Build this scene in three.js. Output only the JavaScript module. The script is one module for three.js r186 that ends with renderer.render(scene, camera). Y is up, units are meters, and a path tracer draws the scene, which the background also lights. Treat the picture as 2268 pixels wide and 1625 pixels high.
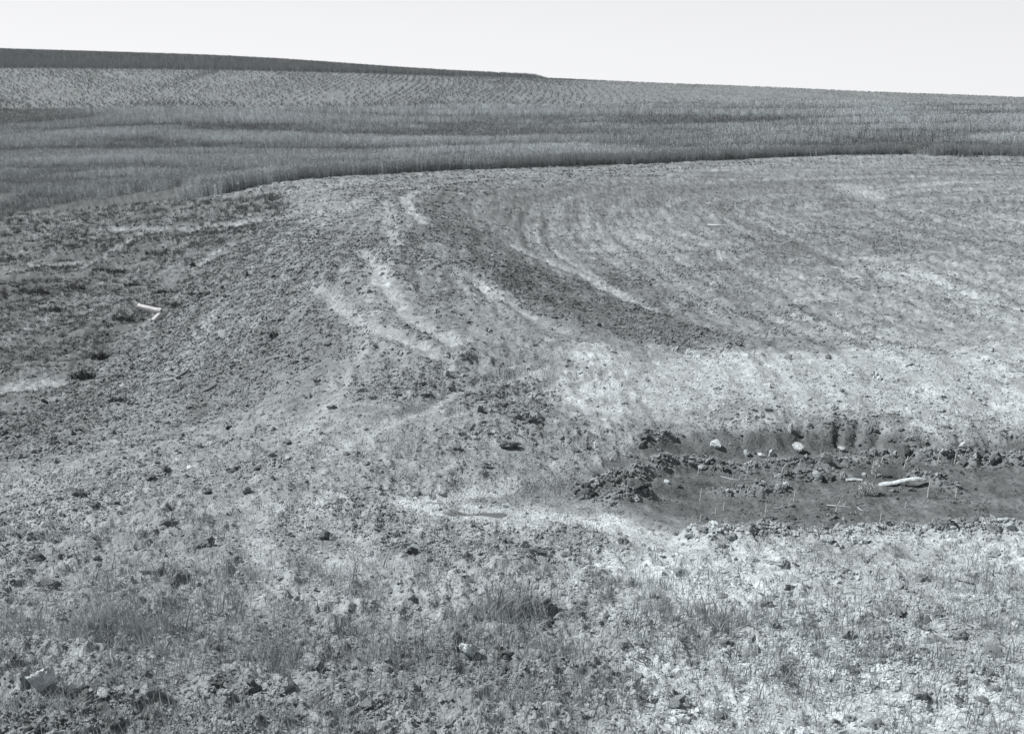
import * as THREE from 'three';
import { mergeGeometries, toCreasedNormals, mergeVertices } from 'three/addons/utils/BufferGeometryUtils.js';

// ---------------------------------------------------------------- camera, sky, sun, exposure
const EYE = 3.2, PITCH = 12.57 * Math.PI / 180, F = 2523, CU = 1134, CV = 812.5;
const scene = new THREE.Scene();
const camera = new THREE.PerspectiveCamera(2 * Math.atan(CV / F) * 180 / Math.PI, 1024 / 733, 0.1, 3000);
camera.position.set(0, EYE, 0);
camera.rotation.x = -PITCH;
scene.add(camera);

{ // pale hazy sky, whitish near the horizon and deeper overhead (a black-and-white print: no hue)
  const W = 512, Hh = 256, d = new Float32Array(W * Hh * 4);
  for (let j = 0; j < Hh; j++) {
    const e = ((j + 0.5) / Hh - 0.5) * 180;
    for (let i = 0; i < W; i++) {
      const az = ((i + 0.5) / W) * 2 * Math.PI;
      const up = Math.max(0, e);
      let L = 0.1 + 0.66 * Math.exp(-Math.pow(up / 22, 1.8));
      L *= 1 + 0.09 * Math.cos(az);
      const o = (j * W + i) * 4;
      d[o] = L * 0.995; d[o + 1] = L * 0.998; d[o + 2] = L * 1.015; d[o + 3] = 1;
    }
  }
  const t = new THREE.DataTexture(d, W, Hh, THREE.RGBAFormat, THREE.FloatType);
  t.mapping = THREE.EquirectangularReflectionMapping; t.magFilter = t.minFilter = THREE.LinearFilter; t.needsUpdate = true;
  scene.background = t; scene.environment = t;
}
const SUN = new THREE.Vector3(-0.7, 0.78, -0.06).normalize();
const sun = new THREE.DirectionalLight(new THREE.Color(1, 0.99, 0.975), 5);
sun.position.copy(SUN).multiplyScalar(120); sun.target.position.set(0, 0, -30);
sun.position.add(sun.target.position);
sun.castShadow = true; sun.shadow.mapSize.set(4096, 4096);
Object.assign(sun.shadow.camera, { left: -70, right: 70, top: 60, bottom: -60, near: 1, far: 320 });
scene.add(sun, sun.target);
const renderer = new THREE.WebGLRenderer({ antialias: true });
renderer.toneMapping = THREE.LinearToneMapping;
renderer.toneMappingExposure = 1.22;
renderer.shadowMap.enabled = true;

// ---------------------------------------------------------------- helpers
function rng(seed) { let a = seed >>> 0; return () => { a |= 0; a = a + 0x6D2B79F5 | 0; let t = Math.imul(a ^ a >>> 15, 1 | a); t = t + Math.imul(t ^ t >>> 7, 61 | t) ^ t; return ((t ^ t >>> 14) >>> 0) / 4294967296; }; }
const rand = rng(39);
const clamp = (x, a, b) => x < a ? a : x > b ? b : x;
const sstep = (a, b, x) => { const t = clamp((x - a) / (b - a), 0, 1); return t * t * (3 - 2 * t); };
const mix = (a, b, t) => a + (b - a) * t;
const PERM = new Float32Array(65536); { const r = rng(7); for (let i = 0; i < 65536; i++) PERM[i] = r() * 2 - 1; }
function vn(x, y, s) { // smooth value noise, -1..1
  const xi = Math.floor(x), yi = Math.floor(y); let fx = x - xi, fy = y - yi;
  fx = fx * fx * fx * (fx * (fx * 6 - 15) + 10); fy = fy * fy * fy * (fy * (fy * 6 - 15) + 10);
  const h = (a, b) => PERM[(Math.imul(a, 374761393) + Math.imul(b, 668265263) + Math.imul(s, 362437) ^ (Math.imul(a ^ (b << 7), 1274126177) >>> 13)) >>> 5 & 65535];
  const a = h(xi, yi), b = h(xi + 1, yi), c = h(xi, yi + 1), d = h(xi + 1, yi + 1);
  return mix(mix(a, b, fx), mix(c, d, fx), fy);
}
function fbm(x, y, s, n) { let v = 0, a = 0.55; for (let i = 0; i < n; i++) { v += a * vn(x, y, s + i); x = x * 1.93 + y * 0.31; y = y * 1.97 - x * 0.17; a *= 0.55; } return v; }

function lumps(x, y, s) { // rounded, overlapping lumps of different sizes, 0..1
  const wx = x + .22 * vn(x * 2.1, y * 2.1, s + 7), wy = y + .22 * vn(x * 2.1 + 9, y * 2.1, s + 8), xi = Math.floor(wx), yi = Math.floor(wy); let best = 0;
  for (let j = -1; j <= 1; j++) for (let i = -1; i <= 1; i++) {
    const a = xi + i, b = yi + j, k = (Math.imul(a, 73856093) ^ Math.imul(b, 19349663) ^ Math.imul(s, 83492791)) >>> 3;
    const h = PERM[k & 65535], q = PERM[(k >>> 7) & 65535], r0 = PERM[(k >>> 11 ^ k * 5) & 65535]; if (r0 < -.35) continue;
    const dx = wx - a - .5 - .42 * h, dy = wy - b - .5 - .42 * q, r = .34 + .26 * r0, d = (dx * dx + dy * dy) / (r * r);
    if (d < 1) { const v = Math.sqrt(1 - d) * (.55 + .45 * r0); if (v > best) best = v; }
  }
  return best;
}
// ---------------------------------------------------------------- the lie of the land
// survey points: where a sight line from the camera station meets the land, either at a known level or at a known distance
function sight(u, v) {
  const x = (u - CU) / F, y = -(v - CV) / F;
  return [x, y * Math.cos(PITCH) - Math.sin(PITCH), y * Math.sin(PITCH) + Math.cos(PITCH)]; // right, up, forward
}
const survey = [];
const lv = (v, ...pairs) => { for (let i = 0; i < pairs.length; i += 2) { const r = sight(pairs[i], v), k = (pairs[i + 1] - EYE) / r[1]; survey.push([r[0] * k, r[2] * k, pairs[i + 1]]); } };
const ds = (u, v, D) => { const r = sight(u, v), k = D / r[2]; survey.push([r[0] * k, D, EYE + r[1] * k]); };
lv(1900, -600, .2, 600, .2, 1600, .15, 2900, .15);
lv(1650, -300, .12, 500, .12, 1134, .1, 1700, .06, 2500, .05);
lv(1480, -300, .1, 75, .08, 600, .05, 1134, .02, 1700, 0, 2160, 0, 2500, 0);
lv(1300, -200, 0, 75, -.02, 500, 0, 1134, -.05, 1700, -.08, 2160, -.08, 2500, -.08);
lv(1170, 75, -.12, 500, -.02, 900, -.08, 1250, -.16, 1700, -.16, 2160, -.16, 2500, -.16);
lv(1060, -200, -.6, 75, -.3, 300, -.12, 600, 0, 900, .0, 1200, -.1, 1700, -.15, 2160, -.16, 2500, -.16);
lv(940, -200, -1.9, 150, -1.1, 300, -.85, 450, -.5, 600, -.12, 850, .08, 1130, .02, 1500, -.1, 1800, -.12, 2160, -.14, 2500, -.14);
lv(860, 400, -.9, 560, -.4, 760, .05, 1200, .03, 1500, .02, 1900, .03, 2160, .03, 2500, .03);
lv(800, 550, -.6, 700, -.1, 900, .15, 1100, .15, 1300, .12);
lv(778, 1450, .14, 1700, .15, 1950, .15, 2160, .15, 2500, .14);
lv(720, 620, -.5, 720, -.05, 850, .2, 1000, .2, 1180, .12);
lv(640, 640, -.35, 720, .0, 810, .2, 950, .2, 1080, .12);
lv(560, 700, -.2, 780, .1, 850, .22, 960, .16, 1040, .08);
lv(490, 740, -.1, 830, .15, 900, .18, 980, .05);
lv(432, 800, -.02, 930, .12, 1060, -.02);
lv(400, 900, .05, 1100, .08, 1300, .05);
lv(690, 340, -1.75, 200, -2.0, 75, -2.05, -300, -2.2);
lv(830, 200, -2.0, 75, -2.1);
lv(905, 75, -2.0, -300, -2.3);
lv(600, 480, -1.25, 300, -1.75, 100, -1.9, -300, -2);
lv(510, 590, -.7, 450, -1.1, 300, -1.3, 75, -1.6, -300, -1.7);
lv(545, 1130, -.65, 1500, -.55, 1900, -.4, 2160, -.3, 2600, -.2);
lv(625, 1290, -.72, 1700, -.6, 2160, -.45, 2600, -.3);
lv(705, 1490, -.6, 1900, -.62, 2300, -.5);
lv(755, 1700, -.68, 2100, -.62, 2600, -.5);
lv(480, 1080, -.35, 1250, -.55, 1700, -.4, 2160, -.2, 2600, -.1);
lv(430, 1250, -.15, 1500, -.2, 1900, -.1, 2160, 0, 2600, .1);
for (const [u, v, y] of [[-300, 480, -1.3], [75, 470, -1.2], [300, 450, -.9], [600, 405, -.2], [750, 393, -.1], [1000, 378, 0], [1300, 367, 0], [1600, 355, .2], [1800, 346, .3], [2160, 350, .3], [2600, 362, .3]]) lv(v, u, y);
for (const [u, v, D] of [[-500, 248, 145], [75, 243, 150], [600, 242, 150], [1130, 238, 150], [1700, 231, 150], [2160, 232, 150], [2700, 240, 150],
  [-500, 150, 195], [75, 152, 200], [600, 158, 203], [1000, 169, 212], [1205, 174, 228], [1700, 193, 215], [2160, 212, 195], [2700, 232, 185],
  [-500, 104, 300], [75, 121, 300], [600, 139, 290], [1000, 166, 260], [1400, 187, 265], [1800, 210, 255], [2300, 240, 250], [2800, 260, 240],
  [-500, 190, 600], [600, 215, 600], [1205, 240, 600], [2000, 260, 600], [2800, 265, 600]]) ds(u, v, D);

const warp = (x, D) => [1.6 * x / (D + 3), Math.log(D + 3)];
const P = survey.map(([x, D]) => warp(x, D)), NP = P.length;
const kern = (r2) => r2 < 1e-12 ? 0 : 0.5 * r2 * Math.log(r2);
const COEF = (() => {
  const n = NP + 3, A = [];
  for (let i = 0; i < n; i++) A.push(new Float64Array(n + 1));
  for (let i = 0; i < NP; i++) {
    for (let j = 0; j < NP; j++) A[i][j] = kern((P[i][0] - P[j][0]) ** 2 + (P[i][1] - P[j][1]) ** 2) + (i === j ? 0.0006 : 0);
    A[i][NP] = A[NP][i] = 1; A[i][NP + 1] = A[NP + 1][i] = P[i][0]; A[i][NP + 2] = A[NP + 2][i] = P[i][1];
    A[i][n] = survey[i][2];
  }
  for (let c = 0; c < n; c++) {
    let p = c; for (let r = c + 1; r < n; r++) if (Math.abs(A[r][c]) > Math.abs(A[p][c])) p = r;
    [A[c], A[p]] = [A[p], A[c]];
    for (let r = c + 1; r < n; r++) { const f = A[r][c] / A[c][c]; if (f) for (let k = c; k <= n; k++) A[r][k] -= f * A[c][k]; }
  }
  const x = new Float64Array(n);
  for (let r = n - 1; r >= 0; r--) { let s = A[r][n]; for (let k = r + 1; k < n; k++) s -= A[r][k] * x[k]; x[r] = s / A[r][r]; }
  return x;
})();
function land(x, D) {
  D = Math.max(D, -2.4);
  const p = 1.6 * x / (D + 3), q = Math.log(D + 3);
  let s = COEF[NP] + COEF[NP + 1] * p + COEF[NP + 2] * q;
  for (let i = 0; i < NP; i++) { const a = p - P[i][0], b = q - P[i][1], r2 = a * a + b * b; if (r2 > 1e-12) s += COEF[i] * 0.5 * r2 * Math.log(r2); }
  return s;
}
// where a sight line meets the land: [x, D]
function G(u, v) {
  const r = sight(u, v); let a = 3, b = 3;
  const below = (D) => EYE + r[1] / r[2] * D < land(r[0] / r[2] * D, D);
  while (b < 420 && !below(b)) { a = b; b *= 1.02; }
  for (let i = 0; i < 24; i++) { const m = (a + b) / 2; if (below(m)) b = m; else a = m; }
  return [r[0] / r[2] * a, a];
}
const line = (...uv) => { const o = []; for (let i = 0; i < uv.length; i += 2) o.push(G(uv[i], uv[i + 1])); return o; };
function boxed(pts, pad) { let x0 = 1e9, x1 = -1e9, y0 = 1e9, y1 = -1e9; for (const [x, y] of pts) { x0 = Math.min(x0, x); x1 = Math.max(x1, x); y0 = Math.min(y0, y); y1 = Math.max(y1, y); } return { pts, x0: x0 - pad, x1: x1 + pad, y0: y0 - pad, y1: y1 + pad, pad }; }
function segDist(pts, x, y, closed) {
  let best = 1e18; const n = pts.length;
  for (let i = closed ? 0 : 1; i < n; i++) {
    const a = pts[(i + n - 1) % n], b = pts[i], ex = b[0] - a[0], ey = b[1] - a[1];
    const t = clamp(((x - a[0]) * ex + (y - a[1]) * ey) / (ex * ex + ey * ey + 1e-12), 0, 1), dx = x - a[0] - ex * t, dy = y - a[1] - ey * t;
    const d = dx * dx + dy * dy; if (d < best) best = d;
  }
  return Math.sqrt(best);
}
const lineD = (L, x, y) => (x < L.x0 || x > L.x1 || y < L.y0 || y > L.y1) ? 99 : segDist(L.pts, x, y, false);
function polyD(L, x, y) { // positive inside
  if (x < L.x0 || x > L.x1 || y < L.y0 || y > L.y1) return -99;
  let inside = false; const p = L.pts;
  for (let i = 0, j = p.length - 1; i < p.length; j = i++) if ((p[i][1] > y) !== (p[j][1] > y) && x < (p[j][0] - p[i][0]) * (y - p[i][1]) / (p[j][1] - p[i][1]) + p[i][0]) inside = !inside;
  const d = segDist(p, x, y, true); return inside ? d : -d;
}
// ---------------------------------------------------------------- areas of the ground
const mudArea = boxed(line(1290, 1040, 1400, 1000, 1490, 962, 1600, 952, 1800, 946, 1930, 948, 2040, 962, 2160, 972, 2500, 990, 2900, 1010, 3050, 1090, 2850, 1160, 2500, 1176, 2160, 1168, 1980, 1178, 1850, 1184, 1720, 1176, 1600, 1186, 1530, 1178, 1450, 1158, 1375, 1122, 1310, 1080), 2);
const notches = [[1764, 941, .035], [1850, 938, .05], [1893, 937, .045], [1938, 941, .03]].map(([u, v, d], i) => { const [x, D] = G(u, v); return { d, ...boxed([[x + .05, D - .06], [x - .04 - .02 * i, D - .3 - .03 * (i % 2)]], .3) }; });
const mudLeft = G(1440, 1000)[0];
const washArea = boxed(line(960, 1085, 1080, 1066, 1220, 1062, 1330, 1040, 1400, 1100, 1480, 1155, 1540, 1200, 1500, 1212, 1400, 1180, 1260, 1150, 1100, 1135, 980, 1120), 1);
const puddleArea = boxed(line(982, 1107, 1010, 1118, 1040, 1124, 1075, 1118, 1112, 1125, 1090, 1136, 1040, 1134, 1000, 1138, 985, 1130, 995, 1120), 1);
const benchArea = boxed(line(1190, 805, 1300, 776, 1600, 776, 2160, 776, 2600, 772, 3300, 790, 3500, 900, 2900, 985, 2500, 968, 2160, 955, 2030, 950, 1700, 935, 1500, 945, 1400, 930, 1300, 880, 1180, 850), 2);
const rightArea = boxed(line(1450, 1215, 1560, 1190, 1800, 1190, 2160, 1178, 2600, 1186, 3300, 1150, 3800, 1750, 1250, 1750, 1300, 1480, 1480, 1330, 1380, 1250), 2);
const hollowArea = boxed(line(-500, 478, 75, 470, 300, 450, 480, 440, 600, 425, 640, 470, 560, 510, 470, 580, 340, 695, 205, 825, 60, 905, -500, 1050), 4);
const shadeBandArea = boxed(line(905, 440, 960, 420, 1075, 420, 1062, 480, 1105, 535, 1215, 598, 1335, 652, 1480, 712, 1660, 765, 1500, 770, 1330, 748, 1190, 690, 1080, 625, 1000, 565, 945, 505), 2);
const shadeBandTop = boxed(line(960, 428, 1050, 414, 1300, 405, 1750, 400, 1760, 425, 1500, 436, 1250, 446, 1100, 462, 1040, 500, 1000, 480), 3);
const slopeArea = boxed(line(640, 480, 745, 515, 715, 640, 690, 760, 580, 890, 330, 960, 75, 1040, -300, 1120, -400, 1010, 60, 905, 205, 825, 340, 695, 470, 580, 560, 510), 3);
const basinArea = boxed(line(1040, 440, 1300, 400, 1800, 360, 2500, 372, 3400, 390, 3400, 770, 1700, 768, 1480, 715, 1200, 600, 1050, 510), 4);
const paleRight = boxed(line(1750, 600, 1950, 560, 2200, 540, 2700, 560, 3100, 650, 2900, 768, 1950, 768, 1800, 700), 4);
const tracks = [
  [.5, .8, 694, 632, 760, 690, 830, 735, 910, 760, 960, 790], [.55, .9, 800, 555, 835, 590, 850, 640, 890, 690, 940, 725, 1010, 765],
  [.6, .8, 1020, 600, 1080, 640, 1150, 690, 1240, 738], [.6, 1, 1125, 540, 1200, 572, 1280, 603, 1370, 650, 1450, 690], [.3, .8, 1215, 540, 1260, 580, 1330, 620],
  [.35, .5, 1212, 540, 1225, 520, 1280, 505, 1420, 490], [.5, 1, 895, 435, 905, 465, 935, 497], [.5, .9, 895, 435, 960, 412, 1200, 398, 1500, 390], [.4, .7, 850, 450, 858, 500, 880, 550], [.5, .5, 1000, 425, 1060, 445, 1030, 470],
  [.28, .9, 1195, 818, 1060, 850, 930, 912, 880, 935], [.2, .8, 870, 935, 790, 972, 720, 1010], [.22, .7, 1240, 845, 1080, 895, 960, 935],
  [.16, 1, 810, 1232, 880, 1246, 960, 1260, 1060, 1285], [.2, .9, 690, 1130, 740, 1160, 790, 1215], [.2, 1, 570, 1125, 552, 1200, 585, 1270], [.2, .8, 700, 1105, 690, 1180, 740, 1260], [.14, .8, 1060, 1290, 1200, 1320, 1400, 1345, 1500, 1365],
  [.18, .7, 450, 1140, 520, 1120, 600, 1130], [.9, .9, 230, 507, 350, 508], [.8, .9, 420, 506, 520, 495, 640, 480], [.5, .8, 180, 590, 250, 550, 310, 518], [1.0, .9, 60, 588, 170, 580],
  [1.6, 1, 20, 858, 105, 848], [.6, .7, 430, 590, 480, 555, 560, 525], [1.2, .9, 1870, 408, 1900, 420, 1945, 440], [1.6, .7, 1990, 412, 2160, 402, 2400, 400], [1.2, .5, 1400, 385, 1700, 372],
  [.15, .6, 130, 1085, 300, 1040, 450, 1010], [.15, .5, 80, 1062, 200, 1020, 330, 1000],
].map(([w, k, ...uv]) => { const l = line(...uv), d = l[0][1]; w *= d > 40 ? .55 : d > 13 ? .34 : .7; return { w, k, ...boxed(l, w * 2.2 + 0.4) }; });
const silt = [[.12, 1, 900, 1110, 960, 1122, 1000, 1140, 1150, 1148], [.16, 1, 1060, 1118, 1200, 1128, 1310, 1146], [.12, 1, 1130, 1156, 1240, 1150, 1330, 1156], [.13, 1, 1320, 1146, 1420, 1186, 1530, 1212], [.1, .9, 1340, 1135, 1420, 1165, 1500, 1190], [.1, .8, 980, 1092, 1060, 1078, 1120, 1072]]
  .map(([w, k, ...uv]) => ({ w, k, ...boxed(line(...uv), 1) }));
const heaps = [[.14, .1, 1300, 1080, 1400, 1045, 1480, 1015, 1560, 998], [.16, .12, 1560, 1000, 1650, 1006, 1760, 1000, 1880, 990, 2010, 982, 2160, 992, 2300, 995], [.14, .08, 1740, 1026, 1850, 1016], [.15, .09, 1610, 1060, 1730, 1048], [.16, .1, 1350, 1100, 1430, 1085], [.2, .12, 1560, 1188, 1700, 1184, 1900, 1190, 2160, 1178, 2300, 1180], [.15, .1, 1480, 965, 1420, 985], [.14, .09, 2040, 1030, 2110, 1050]]
  .map(([w, k, ...uv]) => ({ w, k, ...boxed(line(...uv), 1.2) }));
const crest = boxed(line(560, 1130, 700, 1000, 800, 880, 850, 780, 820, 690, 815, 620, 850, 540, 890, 470, 960, 425, 1120, 402, 1400, 390, 1900, 385, 2500, 385), 60);
// crop edges as distance over bearing (x / D)
function edge(...uv) { const e = line(...uv).map(([x, D]) => [x / D, D]); return (p) => { if (p <= e[0][0]) return e[0][1]; for (let i = 1; i < e.length; i++) if (p < e[i][0]) return mix(e[i - 1][1], e[i][1], (p - e[i - 1][0]) / (e[i][0] - e[i - 1][0])); return e[e.length - 1][1]; }; }
const cropNear = edge(-900, 490, -300, 482, 75, 470, 300, 450, 420, 438, 480, 428, 560, 415, 640, 400, 750, 392, 900, 383, 1000, 378, 1300, 367, 1600, 355, 1750, 348, 1850, 344, 2000, 342, 2160, 344, 2600, 355);
const hillMid = (p) => 150 + 2 * Math.sin(p * 9);
const hillTop = edge(-900, 148, -500, 150, 75, 152, 600, 158, 1000, 169, 1180, 173);
const pOf = (u) => (u - CU) / F / sight(u, 200)[2];

function areas(x, D) { // what the ground is at a place, 0..1 each
  const m = {}, n1 = fbm(x * 1.1, D * 1.1, 11, 4), n2 = fbm(x * 4.3, D * 4.3, 17, 3), far = clamp(D / 14, .5, 3);
  const e = (L, w, amp) => { const d = polyD(L, x, D); return d < -20 ? 0 : sstep(-w, w, d + (n1 * .8 + n2 * .4) * amp); };
  m.n1 = n1; m.n2 = n2; m.mudD = polyD(mudArea, x, D);
  m.mud = sstep(-.05, .1, m.mudD + n2 * .12); m.wash = e(washArea, .12, .16); m.bench = e(benchArea, .7, .7); m.right = e(rightArea, .4, .8);
  m.hollow = e(hollowArea, .6, 1.2); m.band = Math.max(e(shadeBandArea, .5, .5), .75 * e(shadeBandTop, 1.2, 1.4)); m.slope = e(slopeArea, .8, 1); m.basin = e(basinArea, 1, 1.5); m.pale = e(paleRight, 1.2, 2.5);
  let t = 0; for (const L of tracks) { const d = lineD(L, x, D); if (d < L.w * 1.8) t = Math.max(t, L.k * sstep(L.w * 1.6, 0, d + (n2 * .3 + n1 * .25) * L.w)); } m.track = t;
  t = 0; for (const L of silt) { const d = lineD(L, x, D); if (d < 1) t = Math.max(t, L.k * sstep(L.w * 1.7, L.w * .2, d + (n2 + .6 * n1) * L.w)); } m.silt = t;
  t = 0; let hh = 0; for (const L of heaps) { const d = lineD(L, x, D); if (d < 1) { const k = sstep(L.w * 1.5, 0, d + n2 * .08); t = Math.max(t, k); hh = Math.max(hh, L.k * k); } } m.heap = t; m.heapH = hh;
  m.puddle = polyD(puddleArea, x, D);
  m.field = sstep(-.4, .4, D - cropNear(x / Math.max(D, 1)));
  return m;
}
function stationed(x, D) { // distance to the crest line of the bank and how far along it
  let best = 1e18, s = 0, at = 0; const p = crest.pts; let side = 1;
  for (let i = 1; i < p.length; i++) {
    const a = p[i - 1], b = p[i], ex = b[0] - a[0], ey = b[1] - a[1], l = Math.hypot(ex, ey), t = clamp(((x - a[0]) * ex + (D - a[1]) * ey) / (l * l), 0, 1), dx = x - a[0] - ex * t, dy = D - a[1] - ey * t, d = dx * dx + dy * dy;
    if (d < best) { best = d; at = s + t * l; side = Math.sign(ex * dy - ey * dx) || 1; } s += l;
  }
  return [side * Math.sqrt(best), at];
}
function height(x, D, m) {
  m = m ?? areas(x, D);
  let y = land(x, D);
  if (D > 260) return y;
  const f = sstep(140, 40, D);
  y += .05 * f * fbm(x * .35, D * .35, 31, 3) * (1 - m.mud);
  if (D < 90) {
    // the excavated hollow with its steep far bank and gentler near side
    if (m.mudD > -1) y -= (.175 + .02 * m.n1) * sstep(-.1, mix(1.1, .36, sstep(mudLeft, mudLeft + 1.3, x)), m.mudD + m.n2 * .09);
    if (m.mudD > -1 && m.mudD < .6) { const b = sstep(.5, .1, Math.abs(m.mudD - .15)); y -= .05 * b * Math.max(0, vn(x * 4.2 + D * 1.1, 3.3, 71)); }
    y += m.heapH * (1 + .5 * m.n2) * .4;
    for (const q of notches) { const d = lineD(q, x, D); if (d < .2) y -= q.d * sstep(.06, .01, d + .03 * m.n2); }
    y -= .05 * m.wash * (1 - m.mud);
    const smooth = clamp(m.mud * .6 * (1 - m.heap) + m.wash * .75 + m.silt * .9, 0, .95);
    const [c, st] = stationed(x, D);
    const graded = sstep(9, 16, D);
    y += graded * (1 - m.mud) * (1 - m.field) * (.05 * fbm(c * 1.4, st * .09, 41, 3) + .03 * vn(c * 4.5, st * .25, 43));
    if (D > 18) y += sstep(18, 26, D) * (1 - m.field) * (.03 * vn(x * 3.1, D * 1.3, 67) + .02 * vn(x * 7, D * 2.6, 68));
    // clods and lumps: ridged noise in several sizes
    let rough = (1 - smooth) * (1 - .75 * m.track) * mix(1, .8, sstep(18, 40, D)) * (1 - .4 * m.bench) * (1 - .1 * m.basin);
    rough *= mix(1.08, 1, sstep(9, 16, D)); rough *= .55 + .6 * sstep(-.35, .45, fbm(x * .5, D * .5, 51, 3));
    const rid = (k, s) => { const a = vn(x * k + 3.1 * s, D * k - 1.7 * s, s); return 1 - 2 * Math.abs(a); };
    const patch = sstep(-.2, .35, fbm(x * .9, D * .9, 53, 3));
    y += rough * (.03 * rid(2.3, 61) + .02 * rid(5.1, 62) * sstep(60, 20, D) + .012 * rid(10.7, 63) * sstep(35, 9, D) + .008 * vn(x * 31, D * 31, 65) * sstep(16, 5, D));
    y += rough * (.01 + .03 * patch) * lumps(x * 4.5, D * 4.5, 11) * sstep(60, 25, D) + rough * .022 * lumps(x * 9.5, D * 9.5, 12) * sstep(34, 12, D) + rough * .015 * lumps(x * 19, D * 19, 13) * sstep(20, 8, D);
    y -= .045 * m.track * graded + .02 * m.track;
    if (m.puddle > -.3) y -= .02 * sstep(-.06, .06, m.puddle);
  } else y += .03 * vn(x * 1.3, D * 1.3, 66);
  return y;
}
const TINT = [.915, 1, 1.045];
function tone(x, D, m) { // albedo of the soil, with painted shade on the inner slope of the bank
  const { n1, n2 } = m, n3 = vn(x * 19, D * 11, 97), grain = fbm(x * 13, D * 13, 81, 3), big = fbm(x * .22, D * .22, 83, 3);
  let a = mix(.29, .215, sstep(9, 13, D)) * (1 + .22 * big + .2 * n1 + .12 * n2);
  if (D > 8 && D < 95) { const [c, st] = stationed(x, D); a *= 1 + .2 * sstep(9, 16, D) * fbm(c * 1.1, st * .07, 91, 4); }
  a = mix(a, .14 * (1 + .35 * n1 + .3 * fbm(x * .12, D * .6, 98, 3)), m.hollow * .85);
  a = mix(a, .165 * (1 + .22 * n1 + .2 * n2), m.slope * .75);
  a = mix(a, .205 * (1 + .1 * n1 + .2 * n2 + .15 * big), m.basin * .8);
  a = mix(a, .29 * (1 + .1 * n1 + .2 * n2), m.pale * .7);
  if (D > 9 && D < 95) { const [c, st] = stationed(x, D), g = sstep(9, 16, D); a *= 1 + g * (.38 * fbm(c * .9, st * .045, 92, 4) + .22 * vn(c * 4.2, st * .07, 94)) + .16 * m.basin * fbm(x * .12, D * .7, 93, 4); }
  a = mix(a, .145 * (1 + .25 * n1 + .2 * n2), m.band * .85);  // damp inner slope; its slope shade is darkened into the soil colour too
  a = mix(a, .41 * (1 + .12 * n1 + .2 * n2), clamp(m.bench * (1 + .35 * n3 + .3 * n2), 0, 1) * .95);
  a = mix(a, .43 * (1 + .2 * n1 + .15 * n2), m.right * .88);
  a = mix(a, mix(.38, .36, m.hollow) * (1 + .2 * n2), clamp(m.track * (1 + .5 * n3 + .25 * n2), 0, 1) * .75);
  a = mix(a, .21 * (1 + .3 * n1 + .25 * vn(x * 3, D * 14, 95)), m.wash * .9 * (1 - m.silt));
  a = mix(a, .13 * (1 + .45 * n1 + .3 * n2 + .3 * fbm(x * 1.6, D * 4.5, 96, 3)), m.mud * (1 - .35 * m.heap));
  a = mix(a, .2 * (1 + .3 * n2), m.heap * .6 * m.mud);
  a = mix(a, .5 * (1 + .15 * n2), clamp(m.silt * (1 + .5 * n3), 0, 1) * .9);
  if (m.puddle > -.1) a = mix(a, .12, sstep(-.03, .03, m.puddle + n2 * .02));
  const p = x / Math.max(D, 1);
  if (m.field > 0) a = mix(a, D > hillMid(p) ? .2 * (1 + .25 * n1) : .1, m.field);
  if (D > 12 && D < 95) a *= 1 + sstep(12, 24, D) * (.16 * vn(x * 6.3, D * 2.6, 84) + .3 * vn(x * 16, D * 6, 85) + .24 * vn(x * 31, D * 9, 87) + .07 * vn(x * 2.4, D * .9, 86));
  return clamp(1.42 * a * (1 + .26 * grain), .05, .9);
}
// ---------------------------------------------------------------- the ground sheet
const crumbTex = (() => { // crumb relief and grain, mirrored tile of 4.5 m
  const N = 2048, k = 4.5 / N, h = new Uint8Array(N * N * 4), c = new Uint8Array(N * N * 4);
  for (let y = 0, o = 0; y < N; y++) for (let x = 0; x < N; x++, o += 4) {
    const X = x * k, Y = y * k, a = lumps(X * 28, Y * 28, 21), b = lumps(X * 62, Y * 62, 22), n = vn(X * 11, Y * 11, 23), f = vn(X * 150, Y * 150, 24);
    const q = 70 + 95 * a * (.7 + .3 * n) + 45 * b + 14 * f + 20 * n; h[o] = h[o + 1] = h[o + 2] = clamp(q, 0, 255); h[o + 3] = 255;
    const g = 214 + 16 * f + 14 * vn(X * 45, Y * 45, 25) + 12 * n + 10 * vn(X * 4, Y * 4, 26) - (vn(X * 33 + 5, Y * 33, 27) > .72 ? 60 : 0); c[o] = c[o + 1] = c[o + 2] = clamp(g, 0, 255); c[o + 3] = 255;
  }
  return [h, c].map((d, i) => { const t = new THREE.DataTexture(d, N, N); t.wrapS = t.wrapT = THREE.MirroredRepeatWrapping; t.magFilter = THREE.LinearFilter; t.minFilter = THREE.LinearMipmapLinearFilter; t.generateMipmaps = true; if (i) t.colorSpace = THREE.SRGBColorSpace; t.needsUpdate = true; return t; });
})();
const soilMat = new THREE.MeshStandardMaterial({ vertexColors: true, roughness: .96, metalness: 0, map: crumbTex[1], bumpMap: crumbTex[0], bumpScale: .022 });
const mudMat = new THREE.MeshStandardMaterial({ vertexColors: true, roughness: .75, metalness: 0, map: crumbTex[1], bumpMap: crumbTex[0], bumpScale: .013 });
function structure(o, name, kind = 'structure') { o.name = name; o.userData.kind = kind; o.castShadow = o.receiveShadow = true; scene.add(o); return o; }
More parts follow.
